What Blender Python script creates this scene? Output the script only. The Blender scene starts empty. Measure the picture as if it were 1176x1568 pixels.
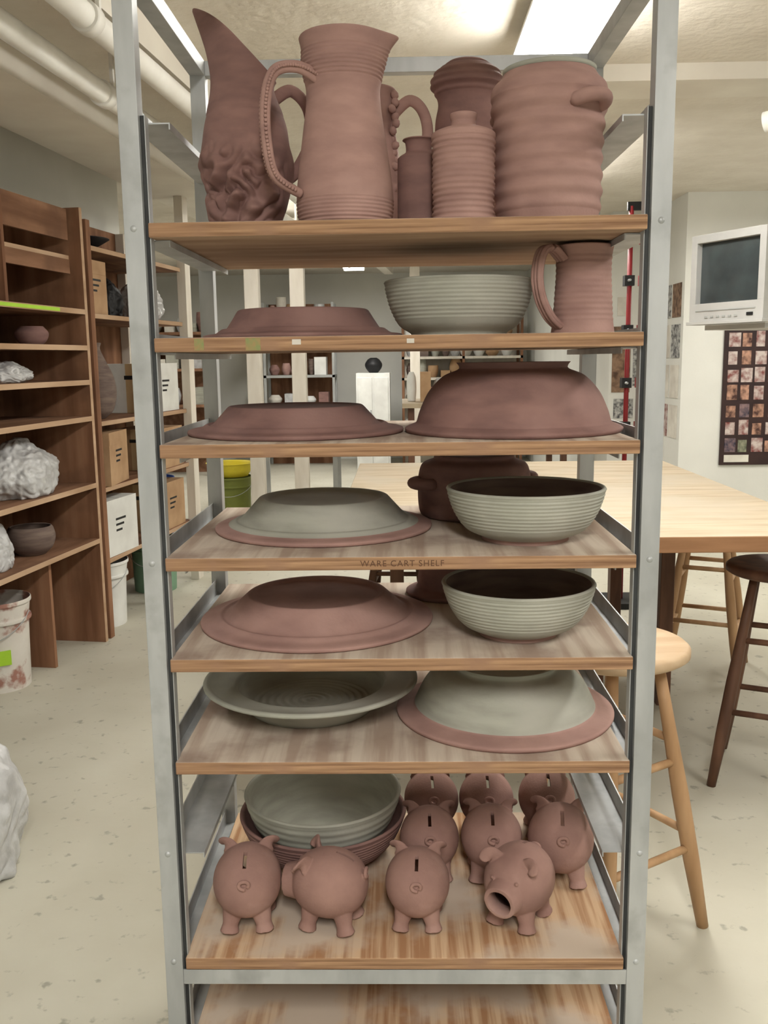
import bpy, bmesh, math, random
from mathutils import Vector, Matrix, noise
random.seed(7)
S = bpy.context.scene
COL = S.collection
pi = math.pi

# ------------------------------------------------------------------ materials
def lin(c):
    return tuple(((v/255)/12.92 if v/255 <= .04045 else ((v/255+.055)/1.055)**2.4) for v in c)

def mat(name, c1, c2=None, scale=(8,8,8), rough=.8, metal=0., bump=0., bscale=None, c3=None, s3=2.5, lo=.35, hi=.65, t3=(.5,.7), spec=.3, emit=None, estr=0, detail=5):
    m = bpy.data.materials.new(name); m.use_nodes = True
    nt = m.node_tree; N = nt.nodes; L = nt.links
    b = N['Principled BSDF']
    b.inputs['Roughness'].default_value = rough
    b.inputs['Metallic'].default_value = metal
    b.inputs['Specular IOR Level'].default_value = spec
    c1 = lin(c1); c2 = lin(c2) if c2 else tuple(v*.85 for v in c1)
    tc = N.new('ShaderNodeTexCoord')
    mp = N.new('ShaderNodeMapping'); mp.inputs['Scale'].default_value = scale
    L.new(tc.outputs['Object'], mp.inputs['Vector'])
    n = N.new('ShaderNodeTexNoise'); n.inputs['Scale'].default_value = 1; n.inputs['Detail'].default_value = detail
    L.new(mp.outputs['Vector'], n.inputs['Vector'])
    r = N.new('ShaderNodeValToRGB')
    r.color_ramp.elements[0].position = lo; r.color_ramp.elements[0].color = (*c2, 1)
    r.color_ramp.elements[1].position = hi; r.color_ramp.elements[1].color = (*c1, 1)
    L.new(n.outputs['Fac'], r.inputs['Fac'])
    out = r.outputs['Color']
    if c3:
        n2 = N.new('ShaderNodeTexNoise'); n2.inputs['Scale'].default_value = s3; n2.inputs['Detail'].default_value = 6
        L.new(tc.outputs['Object'], n2.inputs['Vector'])
        r2 = N.new('ShaderNodeValToRGB')
        r2.color_ramp.elements[0].position = t3[0]; r2.color_ramp.elements[0].color = (0,0,0,1)
        r2.color_ramp.elements[1].position = t3[1]; r2.color_ramp.elements[1].color = (1,1,1,1)
        L.new(n2.outputs['Fac'], r2.inputs['Fac'])
        mx = N.new('ShaderNodeMix'); mx.data_type = 'RGBA'
        L.new(r2.outputs['Color'], mx.inputs[0]); L.new(out, mx.inputs[6]); mx.inputs[7].default_value = (*lin(c3), 1)
        out = mx.outputs[2]
    L.new(out, b.inputs['Base Color'])
    if bump:
        nb = N.new('ShaderNodeTexNoise'); nb.inputs['Detail'].default_value = 6
        if bscale: nb.inputs['Scale'].default_value = bscale; L.new(tc.outputs['Object'], nb.inputs['Vector'])
        else: nb.inputs['Scale'].default_value = 1; L.new(mp.outputs['Vector'], nb.inputs['Vector'])
        bp = N.new('ShaderNodeBump'); bp.inputs['Strength'].default_value = bump; bp.inputs['Distance'].default_value = .01
        L.new(nb.outputs['Fac'], bp.inputs['Height']); L.new(bp.outputs['Normal'], b.inputs['Normal'])
    if emit:
        b.inputs['Emission Color'].default_value = (*lin(emit), 1); b.inputs['Emission Strength'].default_value = estr
    return m

M = {}
M['clay'] = mat('unfired_clay', (170,136,127), (152,120,113), (14,14,40), .9, c3=(178,145,136), s3=7, bump=.06, bscale=220)
M['clay_dk'] = mat('damp_clay', (142,109,102), (122,93,88), (14,14,40), .85, c3=(152,120,113), s3=6, bump=.05, bscale=220)
M['clay_pig'] = mat('pig_clay', (160,126,116), (142,110,102), (18,18,18), .88, c3=(170,138,129), s3=11, bump=.08, bscale=260)
M['grey'] = mat('greenish_slip', (170,171,159), (152,152,141), (10,10,60), .8, c3=(178,177,167), s3=5, bump=.04, bscale=200, spec=.2)
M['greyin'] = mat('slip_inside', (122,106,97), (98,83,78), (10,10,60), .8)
M['ply_top'] = mat('plywood_face', (202,189,174), (172,153,138), (40,2.4,40), .92, c3=(152,132,120), s3=8, t3=(.50,.70), bump=.05, spec=.08, lo=.40, hi=.60)
M['ply_or'] = mat('plywood_orange', (204,174,142), (164,124,92), (75,2.6,75), .92, c3=(196,180,163), s3=6, t3=(.45,.58), bump=.05, spec=.08, lo=.42, hi=.58)
M['ply_edge'] = mat('plywood_edge', (180,145,113), (130,99,76), (5,5,190), .9, c3=(152,120,97), s3=14, bump=.15, spec=.1)
M['ply_under'] = mat('plywood_under', (182,156,132), (156,128,106), (4,30,30), .9, bump=.08, spec=.1)
M['metal'] = mat('galvanised_metal', (186,189,190), (166,169,170), (20,20,6), .5, .35, c3=(152,154,153), s3=16, t3=(.56,.8), spec=.5, bump=.03)
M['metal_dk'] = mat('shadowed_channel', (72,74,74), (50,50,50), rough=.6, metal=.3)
M['rubber'] = mat('rubber', (40,40,42))
M['floor'] = mat('painted_concrete', (194,191,176), (183,179,163), (2.2,2.2,2.2), .55, c3=(156,153,140), s3=26, t3=(.62,.70), bump=.05, bscale=40, detail=8)
M['ceil'] = mat('stipple_ceiling', (226,220,209), (216,209,197), (5,5,5), .9, bump=.6, bscale=26)
M['wall'] = mat('white_wall', (222,222,216), (212,212,206), (2,2,2), .85, bump=.05, bscale=60)
M['beam'] = mat('painted_beam', (232,228,218), (220,214,204), (3,3,3), .8)
M['pipe'] = mat('white_pipe', (242,242,238), (228,226,220), (6,6,6), .5)
M['redwood'] = mat('stained_wood', (148,112,88), (112,80,60), (14,1.6,14), .8, c3=(102,74,58), s3=3, bump=.1, spec=.15)
M['redwoodv'] = mat('stained_wood_v', (152,113,87), (116,81,60), (14,14,1.6), .8, c3=(104,74,57), s3=3, bump=.1, spec=.15)
M['shelfedge'] = mat('pale_shelf_edge', (192,163,135), (164,133,104), (9,2,9), .8)
M['whitewd'] = mat('white_lumber', (220,214,203), (202,194,180), (10,10,2), .7)
M['pine'] = mat('pine_table', (186,172,150), (166,150,126), (3,24,24), .65, c3=(178,168,150), s3=3, spec=.15)
M['pine_edge'] = mat('table_edge', (168,126,92), (138,100,70), (3,24,24), .7)
M['stoolw'] = mat('stool_wood', (190,154,116), (166,130,94), (20,20,3), .5)
M['stoolseat'] = mat('stool_seat', (196,172,142), (180,152,120), (3,24,24), .5)
M['darkwood'] = mat('dark_stool', (112,80,62), (84,58,45), (20,20,3), .5)
M['card'] = mat('cardboard', (182,150,116), (163,130,98), rough=.85)
M['tape'] = mat('packing_tape', (206,180,140), rough=.4)
M['white'] = mat('white_plastic', (224,225,221), (210,210,206), rough=.45)
M['bucket'] = mat('clay_stained_bucket', (212,208,200), (198,192,184), (6,6,6), .5, c3=(156,114,102), s3=9, t3=(.55,.62))
M['bag'] = mat('plastic_bag', (196,197,198), (168,168,168), (20,20,20), .3, bump=.6, bscale=26, spec=.6)
M['black'] = mat('black_plastic', (34,34,36), rough=.5)
M['silver'] = mat('silver_plastic', (188,188,186), (178,178,176), rough=.45, metal=.1)
M['glass'] = mat('crt_glass', (66,74,76), (56,62,64), rough=.12, spec=.6)
M['blue'] = mat('blue_plastic', (50,80,150), rough=.5)
M['green'] = mat('green_plastic', (120,156,130), rough=.5)
M['gstain'] = mat('green_paint_stain', (132,140,92), (156,134,92), (120,120,120), .8)
M['lime'] = mat('lime_tape', (170,215,60), rough=.5)
M['yellow'] = mat('yellow_plastic', (222,206,60), rough=.5)
M['olive'] = mat('olive_plastic', (120,128,60), rough=.5)
M['red'] = mat('dark_red_steel', (130,34,38), rough=.45)
M['slot'] = mat('pencil_ink', (100,73,56), rough=.9)
M['paper'] = mat('paper', (218,214,204), (196,190,180), (9,9,9), .9)
M['paperp'] = mat('brown_print', (150,122,100), (84,64,52), (22,22,22), .8)
M['paperg'] = mat('grey_print', (190,190,186), (70,70,72), (40,40,40), .8)
M['poster'] = mat('poster_dark', (60,42,40), (46,33,34), rough=.5)
M['por1'] = mat('portrait_a', (188,146,124), (70,46,42), (26,26,26), .5)
M['por2'] = mat('portrait_b', (136,112,112), (44,46,64), (30,30,30), .5)
M['por3'] = mat('portrait_c', (200,188,182), (120,62,58), (24,24,24), .5)
M['por4'] = mat('portrait_d', (150,150,128), (60,66,54), (24,24,24), .5)
M['tube'] = mat('fluorescent_diffuser', (255,254,246), rough=.5, emit=(255,251,242), estr=14)
M['tube_main'] = mat('bright_diffuser', (255,254,246), rough=.5, emit=(255,252,244), estr=34)
M['graycab'] = mat('grey_steel', (166,168,166), rough=.6)

# ------------------------------------------------------------------ mesh builder
class MB:
    def __init__(s): s.v=[]; s.f=[]; s.m=[]; s.sm=[]; s.mats=[]
    def mi(s, k):
        if k not in s.mats: s.mats.append(k)
        return s.mats.index(k)
    def add(s, vs, fs, k, smooth=False, X=None):
        o=len(s.v)
        s.v += [tuple(X@Vector(p)) if X else tuple(p) for p in vs]
        for i,f in enumerate(fs):
            s.f.append([o+j for j in f]); s.m.append(s.mi(k[i] if isinstance(k,list) else k)); s.sm.append(smooth)
        return s
    def box(s, x0,x1,y0,y1,z0,z1,k,X=None):
        vs=[(x,y,z) for z in (z0,z1) for y in (y0,y1) for x in (x0,x1)]
        fs=[(0,2,3,1),(4,5,7,6),(0,1,5,4),(2,6,7,3),(0,4,6,2),(1,3,7,5)]  # bot,top,front,back,left,right
        return s.add(vs,fs,k,False,X)
    def lathe(s, prof, k, segs=72, X=None, fn=None, kf=None):
        vs=[];fs=[];ks=[]
        n=len(prof)
        for (r,z) in prof:
            for j in range(segs):
                a=2*pi*j/segs
                p=(r*math.cos(a), r*math.sin(a), z)
                if fn: p=fn(p,a,r,z)
                vs.append(p)
        for i in range(n-1):
            for j in range(segs):
                j2=(j+1)%segs
                fs.append((i*segs+j, i*segs+j2, (i+1)*segs+j2, (i+1)*segs+j))
                ks.append(kf(i/(n-1), prof[i]) if kf else k)
        return s.add(vs,fs,ks,True,X)
    def sweep(s, pts, rx, ry, k, segs=14, up=(0,0,1), X=None, caps=True):
        P=[Vector(p) for p in pts]; n=len(P); vs=[];fs=[]
        up=Vector(up)
        for i,p in enumerate(P):
            t=(P[min(i+1,n-1)]-P[max(i-1,0)]).normalized()
            a=t.cross(up)
            if a.length<1e-4: a=t.cross(Vector((1,0,.01)))
            a.normalize(); b=a.cross(t).normalized()
            u=i/(n-1)
            fx=rx(u) if callable(rx) else rx; fy=ry(u) if callable(ry) else ry
            for j in range(segs):
                an=2*pi*j/segs
                vs.append(tuple(p+a*math.cos(an)*fx+b*math.sin(an)*fy))
        for i in range(n-1):
            for j in range(segs):
                j2=(j+1)%segs
                fs.append((i*segs+j,i*segs+j2,(i+1)*segs+j2,(i+1)*segs+j))
        s.add(vs,fs,k,True,X)
        if caps:
            o=len(s.v)-len(vs)
            s.f.append([o+j for j in range(segs)][::-1]); s.m.append(s.mi(k)); s.sm.append(False)
            s.f.append([o+(n-1)*segs+j for j in range(segs)]); s.m.append(s.mi(k)); s.sm.append(False)
        return s
    def cyl(s, p0,p1,r0,r1,k,segs=20,X=None):
        p0=Vector(p0);p1=Vector(p1)
        return s.sweep([p0,p0.lerp(p1,.5),p1],lambda u:r0+(r1-r0)*u,lambda u:r0+(r1-r0)*u,k,segs,up=(.13,.31,.94) if abs((p1-p0).normalized().z)<.9 else (1,0.02,0),X=X)
    def build(s, name, loc=(0,0,0), rot=0, parent=None, bevel=0, fixn=True):
        me=bpy.data.meshes.new(name); me.from_pydata(s.v,[],s.f)
        for k in s.mats: me.materials.append(M[k])
        me.polygons.foreach_set('material_index', s.m); me.polygons.foreach_set('use_smooth', s.sm)
        if fixn:
            bm=bmesh.new(); bm.from_mesh(me); bmesh.ops.remove_doubles(bm,verts=bm.verts,dist=1e-6)
            bmesh.ops.recalc_face_normals(bm,faces=bm.faces); bm.to_mesh(me); bm.free()
        me.update()
        o=bpy.data.objects.new(name,me); COL.objects.link(o)
        o.location=loc; o.rotation_euler=(0,0,rot)
        if parent: o.parent=parent
        if bevel:
            b=o.modifiers.new('bevel','BEVEL'); b.width=bevel; b.segments=2; b.limit_method='ANGLE'; b.angle_limit=.9
        return o

def cr(pts, n=60):
    P=[Vector(p) if len(p)==3 else Vector((p[0],p[1],0)) for p in pts]; m=len(P); out=[]
    for i in range(n+1):
        u=i/n*(m-1); a=min(int(u),m-2); t=u-a
        p0=P[max(a-1,0)];p1=P[a];p2=P[a+1];p3=P[min(a+2,m-1)]
        q=.5*((2*p1)+(p2-p0)*t+(2*p0-5*p1+4*p2-p3)*t*t+(3*p1-p0-3*p2+p3)*t**3)
        out.append(q)
    return out
def crp(pts,n=60): return [(max(q.x,0),q.y) for q in cr(pts,n)]
def ridge(prof, z0,z1,amp,n):
    return [(r+(amp*math.sin(2*pi*n*(z-z0)/(z1-z0)) if z0<=z<=z1 else 0), z) for r,z in prof]

def vessel(outer, wall=.006, bottom=.008, n=120, rid=None):
    """closed turned vessel from foot to lip, then down the inside"""
    o=crp(outer,n)
    if rid: o=ridge(o,*rid)
    inn=[(max(r-wall,0),max(z,bottom)) for r,z in crp(outer,50) if z>bottom+.002][::-1]
    h=o[-1][1]; rt=o[-1][0]
    lip=[(rt-wall*.2,h+wall*.35),(rt-wall*.5,h+wall*.45),(rt-wall*.8,h+wall*.35)]
    return [(0,0.0015),(o[0][0]-.004,.0015)]+[(o[0][0],0)]+o+lip+inn+[(inn[-1][0]*.5,bottom),(0,bottom)]

# ------------------------------------------------------------------ camera
CAMZ=1.28
cam=bpy.data.cameras.new('camera'); co=bpy.data.objects.new('camera',cam); COL.objects.link(co)
cam.sensor_fit='VERTICAL'; cam.sensor_height=36; cam.lens=36*2010/2212; cam.clip_start=.02
R=Matrix.Rotation(math.radians(1.2),4,'Z')@Matrix.Rotation(math.radians(90-9.35),4,'X')@Matrix.Rotation(math.radians(-.75),4,'Z')
co.matrix_world=Matrix.Translation((0,0,CAMZ))@R
S.camera=co

# ------------------------------------------------------------------ room
RH=2.35
def slab(name,x0,x1,y0,y1,z0,z1,k,loc=(0,0,0),rot=0,bevel=0):
    return MB().box(x0,x1,y0,y1,z0,z1,k).build(name,loc,rot,bevel=bevel)
slab('floor',-5.2,4.2,-2.7,12.3,-.1,0,'floor')
slab('ceiling',-5.2,4.2,-2.7,12.3,RH,RH+.1,'ceil')
slab('wall_back',-5.2,4.2,12.1,12.2,0,RH,'wall')
slab('wall_front',-5.2,4.2,-2.6,-2.5,0,RH,'wall')
slab('wall_right',3.9,4.0,-2.5,12.1,0,RH,'wall')
slab('wall_far_left',-5.1,-5.0,-2.5,12.1,0,RH,'wall')
slab('wall_partition',1.60,3.9,7.3,7.4,0,RH,'wall')
slab('wall_recess',1.60,1.70,7.4,12.1,0,RH,'wall')
slab('wall_poster',1.92,3.9,6.5,6.62,0,RH,'wall')
slab('wall_return',1.92,2.04,6.62,7.3,0,RH,'wall')
LR=-math.radians(7.75); LL=(-1.38,4.16,0)
slab('wall_left',-.58,-.48,-6.6,1.45,0,RH,'wall',LL,LR)
# beams + pipes
slab('ceiling_beam_right',.55,3.9,3.70,3.95,RH-.06,RH,'beam')
slab('ceiling_soffit_left',-.46,-.1,-6.4,5.5,RH-.16,RH,'beam',(-1.05,4.16,0),-math.radians(5))
slab('ceiling_joist_left',-.08,.02,-6.4,7,RH-.10,RH,'beam',(-.72,4.16,0),-math.radians(5))
def pipe(name,x,y0,y1,z,r,ang,joints):
    b=MB(); b.cyl((0,y0,0),(0,y1,0),r,r,'pipe',24)
    for j in joints: b.cyl((0,j,0),(0,j+.05,0),r*1.22,r*1.22,'pipe',24)
    for j in joints: b.box(-.006,.006,j+.1,j+.115,0,RH-z,'pipe')
    return b.build(name,(x,2.9,z),-math.radians(ang))
pipe('ceiling_pipe',-1.0,-3.5,6,2.15,.034,5,[-.6,.3,1.6,3.4])
pipe('ceiling_pipe.001',-.80,-3.5,6,2.18,.034,5,[-.3,1.0,2.2,4.])

# fluorescent fixtures
def fixture(name,x,y,l,w=.22,k='tube'):
    b=MB(); b.box(-w/2,w/2,-l/2,l/2,0,.012,'white')
    b.box(-w/2+.01,w/2-.01,-l/2+.01,l/2-.01,-.055,0,k)
    b.box(-w/2,w/2,-l/2-.012,-l/2+.01,-.055,.012,'white'); b.box(-w/2,w/2,l/2-.01,l/2+.012,-.055,.012,'white')
    b.box(-.03,.03,-.2,.2,.012,.082,'white')
    return b.build(name,(x,y,RH-.082))
def alight(x,y,l,w,p,z=RH-.16,col=(1,.968,.92)):
    d=bpy.data.lights.new('tube_light','AREA'); d.shape='RECTANGLE'; d.size=w; d.size_y=l; d.energy=p*.93; d.color=col
    o=bpy.data.objects.new('tube_light',d); COL.objects.link(o); o.location=(x,y,z)
for i,(x,y,p) in enumerate([(.49,2.72,8),(.1,-.75,56),(-1.50,1.75,26),(1.9,1.2,14),(.9,5.3,20),(-1.0,6.4,28),(-.5,9.6,40),(-3.2,8.2,30),(2.7,5.0,18),(-2.8,-1.2,16)]):
    fixture('fluorescent_light' if i==0 else 'fluorescent_light.%03d'%i,x,y,1.25,k='tube_main' if i==0 else 'tube')
    alight(x,y,1.2,.22,p)

# ------------------------------------------------------------------ ware cart
YF,YB=1.28,1.737
cart=bpy.data.objects.new('ware_cart',None); COL.objects.link(cart); cart.location=(0,0,0)
CX=-.006
tops=[1.462,1.311,1.166,1.006,.858,.702,.388,.235]
TH=.019
rails=[t-TH for t in tops]+[1.595,.545]
b=MB()
PW=.0265
for sx in (-1,1):
    xo=CX+sx*.362; xi=CX+sx*(.362-PW)
    x0,x1=min(xo,xi),max(xo,xi)
    for (y0,y1) in ((YF-.004,YF+.022),(YB-.006,YB+.020)):
        b.box(x0,x1,y0,y1,.12,1.80,'metal')
    # inner slotted upright strip
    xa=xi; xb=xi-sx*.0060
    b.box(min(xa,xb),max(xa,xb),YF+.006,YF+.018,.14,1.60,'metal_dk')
    xc=xb-sx*.0015
    b.box(min(xc,xb),max(xc,xb),YF+.002,YF+.02,.14,1.60,'metal')
    # top and bottom side members
    b.box(x0,x1,YF+.022,YB-.006,1.775,1.80,'metal')
    b.box(x0,x1,YF+.022,YB-.006,.12,.15,'metal')
b.box(CX-.3355,CX+.3355,YB-.004,YB+.018,1.775,1.80,'metal')
b.box(CX-.3355,CX+.3355,YF-.002,YF+.02,1.775,1.80,'metal')
b.box(CX-.3355,CX+.3355,YF-.003,YF+.0,.343,.367,'metal')
b.box(CX-.3355,CX+.3355,YF,YF+.03,.343,.347,'metal')
b.box(CX-.3355,CX+.3355,YB,YB+.016,.343,.367,'metal')
b.build('frame',parent=cart,bevel=.0015)
b=MB()
for z in rails[::3]+[.545]:
    for sx in (-1,1):
        b.lathe([(0,.0022),(.0035,.0015),(.0045,0)],'metal',14,X=Matrix.Translation((CX+sx*.349,YF-.004,z+.012))@Matrix.Rotation(pi/2,4,'X'))
b.build('rivets',parent=cart)
b=MB()
for z in rails:
    empt = z in (1.595,.545)
    for sx in (-1,1):
        xo=CX+sx*.3545; xi=CX+sx*.3525
        b.box(min(xo,xi),max(xo,xi),YF+.024,YB-.008,z-.002,z+.028,'metal')
        xin=CX+sx*(.3525-(.052 if empt else .045))
        b.box(min(xin,xi),max(xin,xi),YF+.024,YB-.008,z-.0022,z-.0002,'metal')
        x4=xin+sx*.0018
        b.box(min(xin,x4),max(xin,x4),YF+.024,YB-.008,z-.009,z-.0022,'metal')
b.build('runner_rails',parent=cart)
b=MB()
for sx in (-.34,.34):
    for y in (YF+.02,YB-.01):
        X=Matrix.Translation((CX+sx,y,0))
        b.cyl((-.014,0,.045),(.014,0,.045),.045,.045,'rubber',28,X)
        b.box(-.022,-.017,-.02,.02,.04,.11,'metal',X); b.box(.017,.022,-.02,.02,.04,.11,'metal',X)
        b.box(-.026,.026,-.03,.03,.108,.12,'metal',X); b.cyl((-.024,0,.045),(.024,0,.045),.006,.006,'metal',12,X)
b.build('casters',parent=cart)

# boards
for i,t in enumerate(tops):
    w=.330
    top='ply_or' if i>=6 else 'ply_top'
    b=MB(); b.box(-w,w,0,YB-YF,0,TH,['ply_under',top,'ply_edge','ply_edge','ply_edge','ply_edge'])
    yoff=YF-.006
    o=b.build('plywood_shelf' if i==0 else 'plywood_shelf.%03d'%i,(CX,yoff,t-TH+.0005),math.radians([-.6,-.5,-.3,-.2,0,0,0,0][i]),bevel=.0015)
    if i==3:
        c=bpy.data.curves.new('txt','FONT'); c.body='WARE CART SHELF'; c.size=.0122; c.extrude=.0002; c.space_character=1.15
        to=bpy.data.objects.new('txt',c); COL.objects.link(to); bpy.context.view_layer.update()
        me=bpy.data.meshes.new_from_object(to.evaluated_get(bpy.context.evaluated_depsgraph_get())); bpy.data.objects.remove(to)
        me.materials.clear(); me.materials.append(M['slot'])
        tt=bpy.data.objects.new('pencil_lettering',me); COL.objects.link(tt); tt.parent=o
        tt.location=(-.055,-.0003,.0055); tt.rotation_euler=(pi/2,0,0)
    if i==1:
        b=MB()
        b.box(-.275,-.262,-.0006,.0,.002,.0175,'gstain'); b.box(-.205,-.185,-.0006,.0,.001,.0175,'gstain'); b.box(-.142,-.13,-.0006,0,.008,.015,'paper'); b.box(.013,.023,-.0006,0,.008,.014,'paper')
        b.build('paint_marks',parent=o)
def Z(i): return tops[i]+.0006

# ------------------------------------------------------------------ pots: shelf 1
def gauss(d,s): return math.exp(-(d/s)**2)
def angd(a,b):
    d=(a-b+pi)%(2*pi)-pi; return d

# ridged-neck pitcher
zs_=.905
h=.283*zs_
out=[(.060,0),(.066,.012),(.0685,.035),(.0675,.06),(.063,.10),(.057,.145),(.0525,.18),(.0515,.205),(.0545,.222),(.0575,.240),(.0570,.262),(.0600,.279)]
out=[(r,z*zs_) for r,z in out]
prof=vessel(out,.005,n=200)
prof=[(r+(.0008*math.sin(z*2*pi/.0052) if (.004<z<.038 or .195<z<.236) and r>.045 else 0),z) for r,z in prof]
def spout(p,a,r,z,sa=math.radians(-8),z0=.205,h=h,amt=.021,lift=-.004):
    if z<=z0: return p
    k=((z-z0)/(h-z0))**1.6*gauss(angd(a,sa),.36)
    return (p[0]+math.cos(sa)*amt*k, p[1]+math.sin(sa)*amt*k, p[2]+lift*k)
b=MB(); b.lathe(prof,'clay',96,fn=spout)
ha=math.radians(214); D=Vector((math.cos(ha),math.sin(ha),0))
hp=cr([D*.050+Vector((.012,-.004,.195)),D*.078+Vector((.006,0,.206)),D*.106+Vector((0,0,.196)),D*.120+Vector((0,0,.157)),D*.120+Vector((0,0,.105)),D*.108+Vector((0,0,.062)),D*.066+Vector((-.004,0,.043))],60)
b.sweep(hp,lambda u:.0085-.002*u+.003*(1-min(u*8,1)),lambda u:.0062,'clay',16,up=D.cross(Vector((0,0,1))))
for sgn in (-1,1):
    side=D.cross(Vector((0,0,1)))*sgn*.0075
    for i in range(2,58):
        p=hp[i]+side+D*.003
        b.lathe([(0,-.0026),(.0019,-.0018),(.0026,0),(.0019,.0018),(0,.0026)],'clay',8,X=Matrix.Translation(p))
b.build('clay_pitcher',(-.078,1.372,Z(0)))

# tall carved jug, slanted spout
h=.262
out=[(.048,0),(.054,.02),(.062,.06),(.0665,.10),(.064,.135),(.057,.165),(.0485,.195),(.0445,.215),(.044,.235),(.048,h)]
prof=vessel(out,.005,n=190)
def jug(p,a,r,z):
    x,y,zz=p
    if r>.02 and z<.17:
        q=Vector((x,y,z)); n0=noise.noise(q*24)*.007
        n1=(abs(noise.noise(q*50+Vector((3,1,2))))-.20)*.046
        core=gauss(angd(a,math.radians(262)),.95)*gauss(z-.058,.052)
        d=n0+n1*core
        w=min(1,z/.012)*min(1,max(0,(.17-z)/.06)); x+=math.cos(a)*d*w; y+=math.sin(a)*d*w
    elif r>.02:
        d=noise.noise(Vector((x,y,z))*22)*.003; x+=math.cos(a)*d; y+=math.sin(a)*d
    if z>.17:
        k=((z-.17)/(h-.17))
        zz+= .046*(-math.cos(a))*k**1.5
        g=gauss(angd(a,pi),.65)*k**2
        x-=.022*g; zz+=.006*g
        y*=1-.25*g
    return (x,y,zz)
b=MB(); b.lathe(prof,'clay_dk',190,fn=jug)
hp=cr([(.042,.01,.195),(.065,.03,.212),(.088,.045,.19),(.09,.05,.145),(.07,.035,.10),(.058,.02,.085)],40)
b.sweep(hp,.009,.006,'clay_dk',14,up=(-.5,1,0))
b.build('carved_spouted_jug',(-.226,1.435,Z(0)))

# applique pitcher behind
out=[(.040,0),(.048,.03),(.052,.09),(.048,.15),(.041,.2),(.045,.245)]
prof=vessel(out,.005,n=80)
b=MB(); b.lathe(prof,'clay',64)
hp=cr([(.038,-.01,.205),(.066,-.02,.225),(.088,-.02,.208),(.095,-.02,.17),(.080,-.015,.12),(.050,-.01,.10)],40)
b.sweep(hp,.009,.006,'clay',14,up=(0,1,0))
for i in range(14):
    b.lathe([(0,-.008),(.005,-.005),(.0065,0),(.005,.005),(0,.008)],'clay',10,X=Matrix.Translation((.038+random.uniform(0,.008),-.024+random.uniform(-.006,.006),.09+i*.011))@Matrix.Rotation(random.uniform(-1,1),4,'Y'))
b.build('applique_pitcher',(-.050,1.60,Z(0)))

# small bottles
out=[(.030,0),(.032,.01),(.0315,.10),(.030,.112),(.022,.118),(.019,.122),(.020,.134),(.024,.138)]
out=[(r,z*.95) for r,z in out]
b=MB(); b.lathe(vessel(out,.004,n=90),'clay_dk',56); b.build('small_clay_bottle',(.028,1.43,Z(0)))
out=[(.043,0),(.0445,.006),(.0425,.03),(.0435,.06),(.043,.10),(.0445,.122),(.043,.130),(.030,.136),(.019,.139),(.017,.146),(.0185,.152),(.019,.156)]
out=[(r,z*.95) for r,z in out]
b=MB(); b.lathe(vessel(out,.004,n=220,rid=(.006,.116,.0010,14)),'clay',72); b.build('ridged_clay_bottle',(.0885,1.36,Z(0)))

# covered crock with lug
q_=.885
out=[(.066,0),(.070,.008),(.0745,.03),(.076,.06),(.0755,.10),(.077,.14),(.0785,.165),(.082,.195),(.080,.215),(.071,.226),(.066,.234)]
out=[(r,z*q_) for r,z in out]
b=MB(); b.lathe(vessel(out,.006,n=240,rid=(.02,.20*q_,.0016,7)),'clay',88)
b.lathe([(0,.238*q_),(.04,.238*q_),(.055,.2395*q_),(.062,.2445*q_),(.0655,.243*q_),(.0655,.236*q_),(0,.232*q_)],'grey',72)
def lug(ad,z):
    a=math.radians(ad); pts=[]
    for i in range(25):
        u=i/24; th=a+(u-.5)*.72; rr=.074+.020*math.sin(pi*u)**.6
        pts.append((rr*math.cos(th),rr*math.sin(th),z+.006*math.sin(pi*u)))
    b.sweep(pts,.010,.0095,'clay',14)
lug(-52,.158); lug(128,.158)
b.build('covered_clay_crock',(.212,1.40,Z(0)))

# bottle-like covered jar behind
out=[(.045,0),(.052,.03),(.054,.12),(.052,.19),(.047,.22),(.050,.235),(.059,.25),(.057,.262),(.048,.275),(.034,.282)]
b=MB(); b.lathe(vessel(out,.005,n=160,rid=(.235,.278,.0012,4)),'clay_dk',64)
b.lathe([(0,.288),(.03,.287),(.036,.283),(.034,.279),(0,.279)],'clay_dk',48)
b.build('lidded_clay_jar',(.110,1.60,Z(0)))

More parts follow.
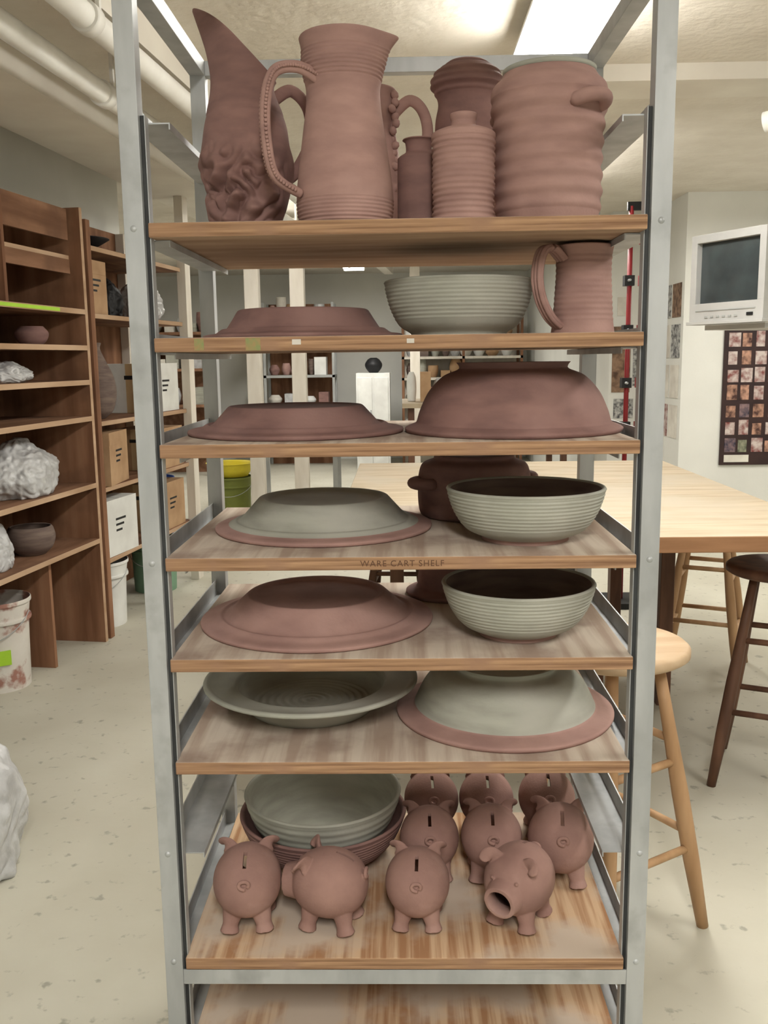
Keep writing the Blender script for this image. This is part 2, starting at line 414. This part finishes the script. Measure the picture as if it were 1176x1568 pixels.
# ------------------------------------------------------------------ bowls & plates helpers
def bowl(name,loc,r,h,fr,k='grey',kin='greyin',rid=9,thick=.007,rimk=None):
    out=[(fr,0),(fr*1.03,.006),(fr+(r-fr)*.46,h*.22),(fr+(r-fr)*.76,h*.50),(fr+(r-fr)*.92,h*.78),(r*.988,h*.93),(r,h*.97)]
    p=vessel(out,thick,.010,n=180,rid=(h*.30,h*.92,.0005,rid))
    b=MB()
    pk=max(range(len(p)),key=lambda i:p[i][1])
    n=len(p)-1
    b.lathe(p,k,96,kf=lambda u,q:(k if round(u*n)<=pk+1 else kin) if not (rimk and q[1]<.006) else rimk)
    return b.build(name,loc)
def inv_plate(name,loc,r,h,fr,k='clay',rimk='clay',dome=.6,rimw=.03,rec=.006,rf=.55):
    rr=r-rimw
    pts=crp([(fr,h),(fr+.004,h-.003),(fr+(rr-fr)*.45,h*(.45+.35*dome)),(fr+(rr-fr)*.8,h*(.16+.34*dome)),(rr,.010+.012*dome),(rr+rimw*.35,.010),(r-.006,.008),(r-.001,.0065)],70)
    prof=[(0,h-rec),(fr*.5,h-rec*.95),(fr-.016,h-rec),(fr-.010,h-rec*.6),(fr-.0075,h-.001),(fr-.005,h)]+pts+[(r,.004),(r-.001,.001),(r-.004,0)]
    inner=[(q[0]-.004,max(q[1]-.007,.0)) for q in pts[::-4] if q[1]-.007>.0 and q[0]>fr+.004 and q[1]<h-.01]
    prof+= [(rr,.001)]+[(min(q[0],rr-.002),q[1]) for q in inner]+[(fr*.5,h-rec-.008),(0,h-rec-.008)]
    b=MB(); b.lathe(prof,k,110,kf=lambda u,q:(rimk if q[0]>r-rimw*rf else k))
    return b.build(name,loc)

# shelf 2
inv_plate('overturned_clay_plate',(-.155,1.50,Z(1)),.158,.046,.100,'clay_dk','clay_dk',.55,.03,.003)
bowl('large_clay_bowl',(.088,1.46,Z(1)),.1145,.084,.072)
h=.126
out=[(.046,0),(.046,.005),(.044,.02),(.042,.05),(.040,.09),(.041,.115),(.043,h)]
b=MB(); b.lathe(vessel(out,.004,n=120,rid=(.02,.115,.0005,12)),'clay',64)
a=math.radians(208); D=Vector((math.cos(a),math.sin(a),0))
hp=cr([D*.038+Vector((0,0,.107)),D*.056+Vector((0,0,.121)),D*.074+Vector((0,0,.116)),D*.082+Vector((0,0,.085)),D*.076+Vector((0,0,.052)),D*.060+Vector((0,0,.026)),D*.042+Vector((0,0,.012))],50)
b.sweep(hp,lambda u:.0135-.002*u,.0045,'clay',16,up=D.cross(Vector((0,0,1))).cross(Vector((0,0,1))))
for s_ in (-.007,.0,.007):
    q=[p+D.cross(Vector((0,0,1)))*s_+D*.001 for p in hp]
    b.sweep(q,.0038,.0055,'clay',10,up=D.cross(Vector((0,0,1))).cross(Vector((0,0,1))))
b.build('clay_tankard',(.268,1.41,Z(1)))
# shelf 3
inv_plate('overturned_clay_plate.001',(-.168,1.475,Z(2)),.170,.043,.104,'clay_dk','clay_dk',.5,.03,.002)
def inv_bowl(name,loc,r,h,fr,k='clay_dk',rimk='clay_dk',rimw=.02):
    rr=r-rimw
    pts=crp([(fr*1.02,h),(fr*.97,h-.006),(fr*1.0,h-.011),(fr+(rr-fr)*.36,h*.80),(fr+(rr-fr)*.70,h*.58),(fr+(rr-fr)*.91,h*.32),(rr,.016),(rr+rimw*.3,.0125),(r-.004,.009),(r,.0065)],90)
    prof=[(0,h-.007),(fr*.6,h-.007),(fr-.008,h-.007),(fr-.006,h-.001)]+pts+[(r,.004),(r-.002,.0005),(r-.006,0),(rr,.002)]
    prof+=[(max(q[0]-.007,0),q[1]-.007) for q in pts[::-5] if .004<q[1]-.007<h-.020 and q[0]<rr]+[(fr*.5,h-.018),(0,h-.018)]
    b=MB(); b.lathe(prof,k,110,kf=lambda u,q:(rimk if q[0]>r-rimw*1.02 and q[1]<.02 else k)); return b.build(name,loc)
inv_bowl('overturned_clay_bowl',(.172,1.46,Z(2)),.168,.106,.086,'clay_dk','clay_dk',.018)
# shelf 4
inv_plate('overturned_slip_plate',(-.131,1.515,Z(3)),.178,.052,.104,'grey','clay',.5,.032,rf=.72)
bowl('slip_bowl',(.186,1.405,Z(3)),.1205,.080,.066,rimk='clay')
out=[(.084,0),(.094,.004),(.098,.02),(.099,.05),(.097,.075),(.090,.092),(.072,.100),(.07,.106),(.064,.108),(.0,.104)]
b=MB(); b.lathe([(0,.003),(.080,.003)]+crp(out,80),'clay_dk',72)
for ad in (205,25):
    a=math.radians(ad); pts=[]
    for i in range(19):
        u=i/18; th=a+(u-.5)*.55; rr=.094+.020*math.sin(pi*u)**.6; pts.append((rr*math.cos(th),rr*math.sin(th),.062))
    b.sweep(pts,.012,.010,'clay_dk',14)
b.build('overturned_casserole',(.125,1.625,Z(3)))
# shelf 5
inv_plate('overturned_clay_platter',(-.143,1.485,Z(4)),.190,.046,.112,'clay','clay',.45,.032)
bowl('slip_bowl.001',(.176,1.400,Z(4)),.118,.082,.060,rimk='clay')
inv_bowl('overturned_clay_bowl.001',(.087,1.650,Z(4)),.083,.085,.05)
# shelf 6 : wide flat rim with a deep turned well, trimmed foot
prof=[(0,.002),(.096,.002),(.100,0),(.104,.001),(.110,.008),(.120,.020),(.132,.031),(.150,.0385),(.168,.0435),(.1765,.0455)]
prof+=[(.1790,.0475),(.1790,.0505),(.1765,.0530),(.1725,.0530),(.1690,.0512),(.165,.0492),(.150,.0470),(.132,.0450),(.1285,.0455),(.1260,.0450),(.1235,.0420),(.1205,.032),(.116,.022),(.108,.0145),(.100,.0115)]
prof+=[(.100-.100*i/60, .0110+.0011*math.sin(i*.8)) for i in range(1,61)]
b=MB(); b.lathe(prof,'grey',120); b.build('wide_rim_slip_dish',(-.158,1.50,Z(5)))
inv_bowl('overturned_slip_bowl',(.164,1.475,Z(5)),.178,.088,.088,'grey','clay',.030)
# shelf 7 nested bowls
bz=Z(6)
bowl('nested_clay_bowl',(-.150,1.575,bz),.150,.090,.07,'clay_dk','clay_dk')
bowl('nested_slip_bowl',(-.150,1.575,bz+.0125),.141,.116,.058,'grey','grey',rid=5)

# ------------------------------------------------------------------ piggy banks
def build_pig():
    b=MB()
    n=28; prof=[]
    for i in range(n+1):
        t=pi*i/n; prof.append((.0530*math.sin(t)**.88 if 0<i<n else 0, -.060*math.cos(t)))
    X=Matrix.Translation((0,0,.066))@Matrix.Rotation(-pi/2,4,'X')
    b.lathe(prof,'clay_pig',48,X=X)
    b.cyl((0,.032,.064),(0,.072,.060),.033,.0250,'clay_pig',36)
    for sx in (-1,1):
        for y in (-.028,.026):
            pts=[(sx*.020,y*.9,.040),(sx*.023,y,.022),(sx*.0255,y*1.08,.010),(sx*.027,y*1.16,.0)]
            f=lambda u:.0170-.0055*min(u*1.5,1)+.0035*max(0,u-.6)/.4
            b.sweep(cr(pts,12),f,f,'clay_pig',20,up=(0,1,0))
        pts=cr([(sx*.027,.026,.103),(sx*.033,.031,.1095),(sx*.039,.038,.1095),(sx*.043,.045,.103)],14)
        b.sweep(pts,lambda u:.0130*(1-u)**.40+.0020,lambda u:.0050*(1-u*.45),'clay_pig',14,up=(0,1,.3))
        b.lathe([(0,-.003),(.0022,-.002),(.003,0),(.0022,.002),(0,.003)],'clay_pig',10,X=Matrix.Translation((sx*.020,.0545,.088)))
    pts=[(.0075*math.cos(t),-.0575-.0012*t/2,.090+.006*math.sin(t)) for t in [i*.42 for i in range(-2,13)]]
    b.sweep(pts,.0030,.0030,'clay_pig',10,up=(0,1,0))
    o=b.build('pig_tmp')
    m=o.modifiers.new('r','REMESH'); m.mode='VOXEL'; m.voxel_size=.0013; m.use_smooth_shade=True
    m=o.modifiers.new('s','SMOOTH'); m.iterations=3; m.factor=.5
    cs=[]
    c=MB(); c.lathe([(0,-.052)]+[(.047*math.sin(pi*i/20),-.053*math.cos(pi*i/20)) for i in range(1,20)]+[(0,.052)],'clay_pig',32,X=Matrix.Translation((0,0,.066))@Matrix.Rotation(-pi/2,4,'X')); cs.append(c.build('c0'))
    c=MB(); c.box(-.0028,.0028,-.040,-.012,.085,.14,'clay_pig'); cs.append(c.build('c1'))
    c=MB(); c.cyl((0,.030,.064),(0,.09,.058),.0190,.0190,'clay_pig',32); cs.append(c.build('c2'))
    for c in cs:
        m=o.modifiers.new('b','BOOLEAN'); m.object=c; m.operation='DIFFERENCE'; m.solver='EXACT'
    bpy.context.view_layer.update()
    me=bpy.data.meshes.new_from_object(o.evaluated_get(bpy.context.evaluated_depsgraph_get()))
    me.name='piggy_bank'
    me.materials.clear(); me.materials.append(M['clay_pig'])
    me.polygons.foreach_set('material_index',[0]*len(me.polygons))
    zmin=min(v.co.z for v in me.vertices)
    for v in me.vertices: v.co.z-=zmin
    for q in [o]+cs: bpy.data.objects.remove(q)
    return me
pig=build_pig()
for i,(x,y,rd,sc) in enumerate([(-.255,1.372,4,1.03),(-.122,1.365,76,1.02),(.017,1.372,-3,.97),(.180,1.375,148,1.03),
        (.040,1.512,0,.97),(.148,1.510,-2,1.0),(.266,1.498,-6,1.06),(.048,1.655,3,.97),(.152,1.655,0,.97),(.266,1.655,-3,1.0)]):
    o=bpy.data.objects.new('piggy_bank' if i==0 else 'piggy_bank.%03d'%i,pig); COL.objects.link(o)
    o.location=(x,y,Z(6)); o.rotation_euler=(0,0,math.radians(rd)); o.scale=(sc,sc,sc)

# ------------------------------------------------------------------ table
b=MB()
tx0,tx1,ty0,ty1,tz=-.20,1.20,2.46,4.32,.80
b.box(tx0,tx1,ty0,ty1,tz-.045,tz,['pine_edge','pine','pine_edge','pine_edge','pine_edge','pine_edge'])
for x in (tx0+.15,.93):
    for y in (3.30,4.1):
        b.box(x,x+.05,y,y+.06,0,tz-.045,'darkwood')
b.box(tx0+.2,.93,3.32,3.36,tz-.15,tz-.045,'darkwood'); b.box(tx0+.2,.93,4.12,4.16,tz-.15,tz-.045,'darkwood')
b.build('work_table',bevel=.003)
b=MB(); b.lathe([(0,0),(.02,0),(.026,.008),(.03,.01),(.028,.013),(0,.009)],'white',20); b.build('small_dish',(.93,3.55,tz))
b=MB(); b.box(-.28,.28,-.2,.2,0,.34,'darkwood'); b.box(-.2,.2,-.203,-.2,.05,.29,'black'); b.box(-.25,.25,-.17,.17,.34,.40,'black'); b.build('storage_crate',(.50,3.72,0))
# stools
def stool(name,x,y,h,rot,seat,leg,sr=.155):
    b=MB()
    b.lathe([(0,h-.03),(sr-.012,h-.03),(sr,h-.022),(sr,h-.008),(sr-.008,h-.001),(sr-.03,h-.001),(sr*.5,h-.004),(0,h-.005)],seat,56)
    T=[];F=[]
    for i in range(4):
        a=rot+i*pi/2; T.append(Vector((.095*math.cos(a),.095*math.sin(a),h-.03))); F.append(Vector((.215*math.cos(a),.215*math.sin(a),.0)))
        mid=T[-1].lerp(F[-1],.5)
        b.sweep([F[-1],F[-1].lerp(mid,.5),mid,mid.lerp(T[-1],.5),T[-1]],lambda u:.012+.007*math.sin(pi*min(1,u*1.1+.05)),lambda u:.012+.007*math.sin(pi*min(1,u*1.1+.05)),leg,16,up=(1,.1,0))
    for i in range(4):
        j=(i+1)%4
        for u in ((.30,.62) if i%2 else (.36,.70)):
            b.cyl(F[i].lerp(T[i],u),F[j].lerp(T[j],u),.009,.009,leg,12)
    return b.build(name,(x,y,0))
stool('wooden_stool',.46,1.99,.66,math.radians(-12),'stoolseat','stoolw',.165)
stool('wooden_stool.001',1.12,2.72,.665,math.radians(20),'darkwood','darkwood')
stool('wooden_stool.002',1.23,3.72,.66,math.radians(20),'stoolw','stoolw')
stool('wooden_stool.003',-.02,3.68,.66,math.radians(40),'darkwood','darkwood',.14)

# ------------------------------------------------------------------ TV
b=MB(); w,hh=.37,.338
b.box(-w/2,w/2,0,.06,0,.08,'silver'); b.box(-w/2,-w/2+.03,0,.06,.08,hh,'silver'); b.box(w/2-.03,w/2,0,.06,.08,hh,'silver'); b.box(-w/2+.03,w/2-.03,0,.06,hh-.03,hh,'silver')
vs=[];fs=[];n=12
for i in range(n+1):
    for j in range(n+1):
        u=i/n*2-1;v=j/n*2-1
        vs.append((u*(w/2-.028),.026-.012*(1-u*u)*(1-v*v)**.5 if abs(v)<1 else .026,.08+(v+1)/2*(hh-.11)))
for i in range(n):
    for j in range(n): fs.append((i*(n+1)+j,(i+1)*(n+1)+j,(i+1)*(n+1)+j+1,i*(n+1)+j+1))
b.add(vs,fs,'glass',True)
b.box(-w/2-.006,w/2+.006,-.010,.03,0,.012,'silver')
b.box(-.15,.15,-.003,0,.050,.055,'graycab')
for i in range(6): b.box(-.10+i*.03,-.085+i*.03,-.004,0,.024,.032,'graycab')
b.box(.11,.14,-.004,0,.026,.038,'black')
vs=[(-w/2+.01,.06,.01),(w/2-.01,.06,.01),(w/2-.01,.06,hh-.01),(-w/2+.01,.06,hh-.01),(-.12,.36,.03),(.12,.36,.03),(.12,.36,hh-.09),(-.12,.36,hh-.09)]
b.add(vs,[(0,1,2,3),(4,7,6,5),(0,4,5,1),(1,5,6,2),(2,6,7,3),(3,7,4,0)],'silver')
TVR=-math.radians(64)
tv=b.build('crt_television',(1.215,3.60,1.394),TVR,bevel=.004)
b=MB(); b.box(-.15,.15,.05,.36,-.02,-.001,'silver'); b.cyl((.0,.40,-.02),(0,.40,.94),.018,.018,'black'); b.box(-.03,.03,.34,.42,-.02,-.001,'black'); b.box(-.08,.08,.33,.47,.941,.954,'black')
b.build('tv_ceiling_mount',(1.215,3.60,1.394),TVR)
b=MB(); b.cyl((0,0,0),(1.2,-.9,.16),.028,.028,'pipe',20); b.cyl((-.03,.022,-.005),(.03,-.022,.005),.034,.034,'pipe',20)
b.sweep([(0,0,.255),(0,0,.10),(.0,.02,.05),(0,.035,.0),(0,.02,-.04)],.006,.006,'black',10,up=(1,0,0)); b.build('ceiling_pipe.002',(1.30,3.42,2.08))

# ------------------------------------------------------------------ poster & papers
b=MB(); b.box(0,1.15,-.012,0,0,.95,'poster')
for r_ in range(7):
    for c in range(12):
        if 2<=r_<=3 and 3<=c<=4: continue
        x=.03+c*.092; z=.09+r_*.12
        w_=random.uniform(.058,.080); h_=random.uniform(.075,.105)
        b.box(x,x+w_,-.015,-.012,z,z+h_,random.choice(['por1','por2','por3','por4','por1','por3']))
b.box(.32,.48,-.015,-.012,.33,.55,'por3'); b.box(.03,.2,-.015,-.012,.02,.07,'paper')
b.build('portrait_poster',(2.20,6.497,.52))
b=MB()
for (x,z,w_,h_,k) in [(1.62,1.0,.14,.50,'paperp'),(1.78,1.05,.08,.3,'paperg'),(1.65,1.58,.1,.14,'paper'),(1.64,.8,.15,.15,'paperg')]:
    b.box(x,x+w_,7.294,7.2985,z,z+h_,k)
b.build('pinned_papers')
b=MB()
for i in range(3):
    for j in range(4):
        y=6.56+i*.24; z=.70+j*.28
        b.box(1.9145,1.9190,y,y+.2,z,z+.23,['paper','paperp','paper','por3','paperg'][(i*3+j*2)%5])
b.build('pinned_papers.001')
# red clamp poles
b=MB()
for i,x in enumerate((0,.075)):
    b.cyl((x,0,0),(x,0,2.0),.012,.012,'red' if i==0 else 'black',14)
    for z in (.9,1.12,1.38,1.62,1.82):
        b.box(x-.028,x+.02,-.025,.025,z,z+.05,'black' if i==0 else 'red'); b.cyl((x-.01,-.06,z+.025),(x-.01,.06,z+.025),.006,.006,'metal',8)
b.box(-.12,.2,-.12,.12,0,.03,'black'); b.box(-.02,.1,-.01,.01,1.98,2.02,'black')
b.build('bar_clamp_rack',(1.13,4.75,0))
# ------------------------------------------------------------------ left shelving
def sh(b,x0,x1,y0,y1,z0,z1): b.box(x0,x1,y0,y1,z0,z1,['redwood','redwood','redwood','redwood','redwood','shelfedge'])
b=MB()
zs=[1.51,1.355,1.205,1.045,.745,.49]
for z in zs: sh(b,-.42,0,-2.2,-.025,z-.022,z)
b.box(-.42,0,-.025,0,0,1.94,['redwoodv']*5+['shelfedge']); b.box(-.42,0,-2.225,-2.2,0,1.94,'redwoodv')
b.box(-.43,-.42,-2.225,0,0,1.94,'redwoodv')
b.box(-.42,-.02,-.62,-.6,1.51,1.9,'redwoodv'); sh(b,-.42,-.06,-.6,-.025,1.72,1.74)
b.box(-.06,-.045,-.58,-.05,1.66,1.72,'redwood'); b.box(-.06,-.045,-.58,-.05,1.80,1.93,'redwood')
b.box(-.42,-.05,-.40,-.38,0,.468,'redwoodv')
b.box(-.0,.0015,-1.6,-.25,1.492,1.506,'lime')
b.build('wooden_shelving_unit',LL,LR,bevel=.002)
def inL(x,y,z):
    c,s_=math.cos(LR),math.sin(LR); return (LL[0]+x*c-y*s_, LL[1]+x*s_+y*c, z)
b=MB()
for z in (1.80,1.50,1.01,.70,.36): sh(b,-.42,-.03,.03,1.25,z-.022,z)
b.box(-.05,0,1.22,1.30,0,RH,'whitewd'); b.box(-.42,-.37,1.25,1.30,0,2.0,'whitewd'); b.box(-.045,-.0,.66,.70,0,2.0,'shelfedge'); b.box(-.42,-.38,.66,.70,0,2.,'redwoodv'); b.box(-.035,0,.03,.07,0,1.9,'redwoodv')
b.box(-.43,-.42,.03,1.3,0,2.0,'redwoodv')
b.build('wooden_shelving_unit.001',LL,LR,bevel=.002)
def carton(name,x,y,z,w_,d_,h_,k='card',r_=0):
    b=MB(); b.box(-w_/2,w_/2,-d_/2,d_/2,0,h_,k); b.box(-.022,.022,-d_/2-.0006,d_/2+.0006,-.0,h_+.0006,'tape')
    for i in range(3): b.box(w_/2,w_/2+.001,-.05,.05-.02*i,h_*(.62-.1*i),h_*(.66-.1*i),'black')
    b.box(-.03,.03,-d_/2-.001,-d_/2,h_*.68,h_*.76,'black')
    b.box(-w_/2-.001,w_/2+.001,-.001,.001,h_,h_+.0005,'slot')
    for sg in (-1,1):   # folded-back flaps
        b.box(sg*w_/2-.0015,sg*w_/2+.0015,-d_/2+.004,d_/2-.004,h_-.06,h_+.001,k)
    return b.build(name,inL(x,y,z),LR+r_,bevel=.002)
carton('cardboard_box',-.17,.30,.701,.26,.30,.25,'card',.15)
carton('cardboard_box.001',-.17,.28,.361,.28,.34,.27,'white',-.05)
carton('cardboard_box.002',-.17,.98,.701,.26,.36,.22,'card')
carton('cardboard_box.003',-.18,.20,1.501,.26,.22,.24,'card')
carton('cardboard_box.004',-.18,.98,.361,.28,.34,.26,'card')
carton('cardboard_box.005',-.18,.98,1.011,.26,.36,.26,'white')
def lump(name,loc,sx,sy,sz,k,amp=.18,seed=0,sub=6):
    """draped thin plastic: round load with gathered folds running down to a skirt"""
    bm=bmesh.new(); bmesh.ops.create_icosphere(bm,subdivisions=sub,radius=1)
    for v in bm.verts:
        a=math.atan2(v.co.y,v.co.x); low=max(0,.55-v.co.z)
        n1=noise.noise(v.co*1.5+Vector((seed,0,0)))*amp
        fold=(1-abs(noise.noise(Vector((math.cos(a)*3.2,math.sin(a)*3.2,seed+v.co.z*.7))))*2.6)*.05*(.5+low)
        cr_=(abs(noise.noise(v.co*5+Vector((0,seed,0))))-.2)*.09
        v.co*=1+n1+fold+cr_
        v.co.z=max(v.co.z,-.62)
        if v.co.z<-.3: v.co.x*=1+.10*(-.3-v.co.z); v.co.y*=1+.10*(-.3-v.co.z)
        if v.co.z>.80: v.co.z+=.25*(v.co.z-.80)
        v.co.x*=sx; v.co.y*=sy; v.co.z=(v.co.z+.62)*sz/1.62
    me=bpy.data.meshes.new(name); bm.to_mesh(me); bm.free()
    for p in me.polygons: p.use_smooth=True
    me.materials.append(M[k]); o=bpy.data.objects.new(name,me); COL.objects.link(o); o.location=loc; return o
lump('plastic_wrapped_clay',inL(-.15,-.40,.746),.13,.22,.21,'bag',.16,1)
lump('plastic_wrapped_clay.001',inL(-.16,-.68,.491),.11,.11,.18,'bag',.2,3)
lump('plastic_wrapped_clay.002',inL(-.15,-.48,1.206),.10,.14,.08,'bag',.2,5)
lump('terracotta_bundle',inL(-.20,-.82,1.511),.12,.13,.3,'clay',.15,9)
lump('wrapped_bundle',inL(-.18,.97,1.501),.12,.17,.2,'bag',.2,17)
lump('black_bag',inL(-.16,.50,1.501),.09,.08,.17,'black',.3,8)
lump('plastic_covered_sack',(-1.16,2.18,0),.17,.22,.40,'bag',.2,11)
bl=[(.055,0),(.085,.03),(.098,.07),(.092,.105),(.086,.115)]
b=MB(); b.lathe(vessel(bl,.008,n=40),'greyin',48); b.build('round_clay_pot',inL(-.13,-.38,.491))
b=MB(); b.lathe(vessel([(.04,0),(.06,.02),(.068,.05),(.05,.075)],.006,n=40),'clay_dk',40); b.build('round_clay_pot.001',inL(-.15,-.22,1.356))
out=[(.05,0),(.09,.04),(.11,.12),(.10,.2),(.07,.27),(.045,.33),(.05,.36)]
b=MB(); b.lathe(vessel(out,.006,n=60),'greyin',48); b.build('tall_clay_vase',inL(-.16,.33,1.011))
b=MB(); b.lathe(vessel([(.05,0),(.09,.02),(.14,.05)],.006,n=30),'black',40); b.build('dark_bowl',inL(-.17,.3,1.801))
def bucket(name,loc,k='bucket',r=.13,h=.36,lab=None):
    b=MB(); b.lathe(vessel([(r*.88,0),(r*.90,.02),(r*.96,h*.75),(r*1.03,h*.76),(r*1.03,h*.80),(r*.98,h*.81),(r*1.02,h*.95),(r*1.06,h*.96),(r*1.06,h)],.004,n=140),k,48)
    if lab: b.box(-.03,.03,-r*.98,-r*.90,h*.32,h*.48,lab,Matrix.Rotation(.55,4,'Z'))
    pts=[(r*1.05*math.cos(t),-r*1.1*math.sin(t),h*.86-.1*math.sin(t)) for t in [pi*i/20 for i in range(21)]]
    b.sweep(pts,.002,.002,'metal',6)
    return b.build(name,loc)
bucket('plastic_bucket',inL(-.17,-.62,0),lab='lime')
bucket('plastic_bucket.001',inL(-.17,.28,0),'white',.14,.32)
bucket('plastic_bucket.002',inL(-.17,.98,0),'green',.13,.3)
bucket('plastic_bucket.003',(-1.42,7.6,0),'olive',.17,.34)
b=MB(); b.lathe(vessel([(.14,0),(.17,.05),(.19,.10),(.2,.11)],.006,n=30),'yellow',40); b.build('yellow_tub',(-1.42,7.6,.343))
bucket('recycling_bin',(-1.75,6.3,0),'blue',.17,.5)

# ------------------------------------------------------------------ far background
for i,(x,y) in enumerate([(-1.15,7.35),(-.80,7.35),(-1.95,7.2),(.15,10.6)]):
    slab('support_post' if i==0 else 'support_post.%03d'%i,-.055,.055,-.055,.055,0,RH,'whitewd',(x,y,0),0,.004)
def rackunit(name,x0,x1,y,h,levels,d=.4,k='graycab'):
    b=MB()
    for x in (x0,x1-.03,(x0+x1)/2):
        for yy in (y,y+d-.03): b.box(x,x+.03,yy,yy+.03,0,h,'redwoodv' if k!='graycab' else k)
    for z in levels: b.box(x0,x1,y,y+d,z-.03,z,k)
    b.box(x0,x1,y+d-.005,y+d,0,h,'redwoodv' if k=='graycab' else k)
    par=b.build(name)
    b=MB()
    for z in levels[:]:
        x=x0+.11
        while x<x1-.10:
            r_=random.uniform(.04,.085); hh_=random.uniform(.07,.22)
            k2=random.choice(['clay','grey','white','clay_dk','greyin','bag','white','card','paper','bag'])
            if random.random()<.3: b.box(x-r_,x+r_,y+.06,y+.3,z+.001,z+hh_,k2)
            else:
                out=[(r_*.6,0),(r_*.9,hh_*.3),(r_,hh_*.6),(r_*random.uniform(.5,1),hh_)]
                b.lathe(vessel(out,.006,n=16),k2,20,X=Matrix.Translation((x,y+d*.4,z+.001)))
            x+=r_*2+random.uniform(.01,.03)
    b.build('shelved_pottery',parent=par)
rackunit('storage_shelves',-1.65,-.80,11.2,1.95,[.4,.75,1.1,1.45,1.8])
rackunit('storage_shelves.001',.0,1.45,11.3,1.75,[.35,.75,1.05,1.3,1.55],k='whitewd')
rackunit('storage_shelves.002',-4.2,-2.1,10.4,1.7,[.4,.8,1.2,1.6],k='redwood')
b=MB(); b.box(-.53,-.14,10.8,11.3,0,1.12,'white'); b.box(-.51,-.345,10.79,10.8,.05,1.07,'white'); b.box(-.325,-.16,10.79,10.8,.05,1.07,'white'); b.cyl((-.36,10.77,.6),(-.36,10.77,.7),.008,.008,'metal'); b.build('white_cabinet',bevel=.004)
b=MB(); b.lathe(vessel([(.05,0),(.09,.05),(.10,.10),(.07,.15),(.04,.17)],.006,n=40),'black',40); b.build('round_dark_vase',(-.33,11.0,1.121))
b=MB(); b.box(.0,1.4,7.6,8.5,.88,.92,'pine')
for x in (.05,1.3):
    for y in (7.65,8.4): b.box(x,x+.05,y,y+.05,0,.88,'darkwood')
par=b.build('supply_counter',bevel=.003)
b=MB()
for i in range(11):
    x=.08+i*.118; h_=random.uniform(.08,.26); r_=random.uniform(.035,.055)
    k2=random.choice(['white','bag','grey','clay','white','card','paper'])
    if i%3==1: b.box(x-r_,x+r_,7.85,8.05,.921,.921+h_,k2)
    else: b.lathe(vessel([(r_*.8,0),(r_,h_*.4),(r_*.9,h_*.8),(r_*.5,h_)],.005,n=20),k2,24,X=Matrix.Translation((x,7.95,.921)))
b.build('counter_supplies')
b=MB(); b.box(-.4,.4,-.3,.3,.70,.73,'pine')
for x in (-.36,.32):
    for y in (-.26,.22): b.box(x,x+.04,y,y+.04,0,.70,'graycab')
b.build('side_table',(-.95,8.6,0),bevel=.003)

w=bpy.data.worlds.new('world'); S.world=w; w.use_nodes=True
w.node_tree.nodes['Background'].inputs['Color'].default_value=(.8,.85,.9,1); w.node_tree.nodes['Background'].inputs['Strength'].default_value=.3
S.view_settings.view_transform='Standard'
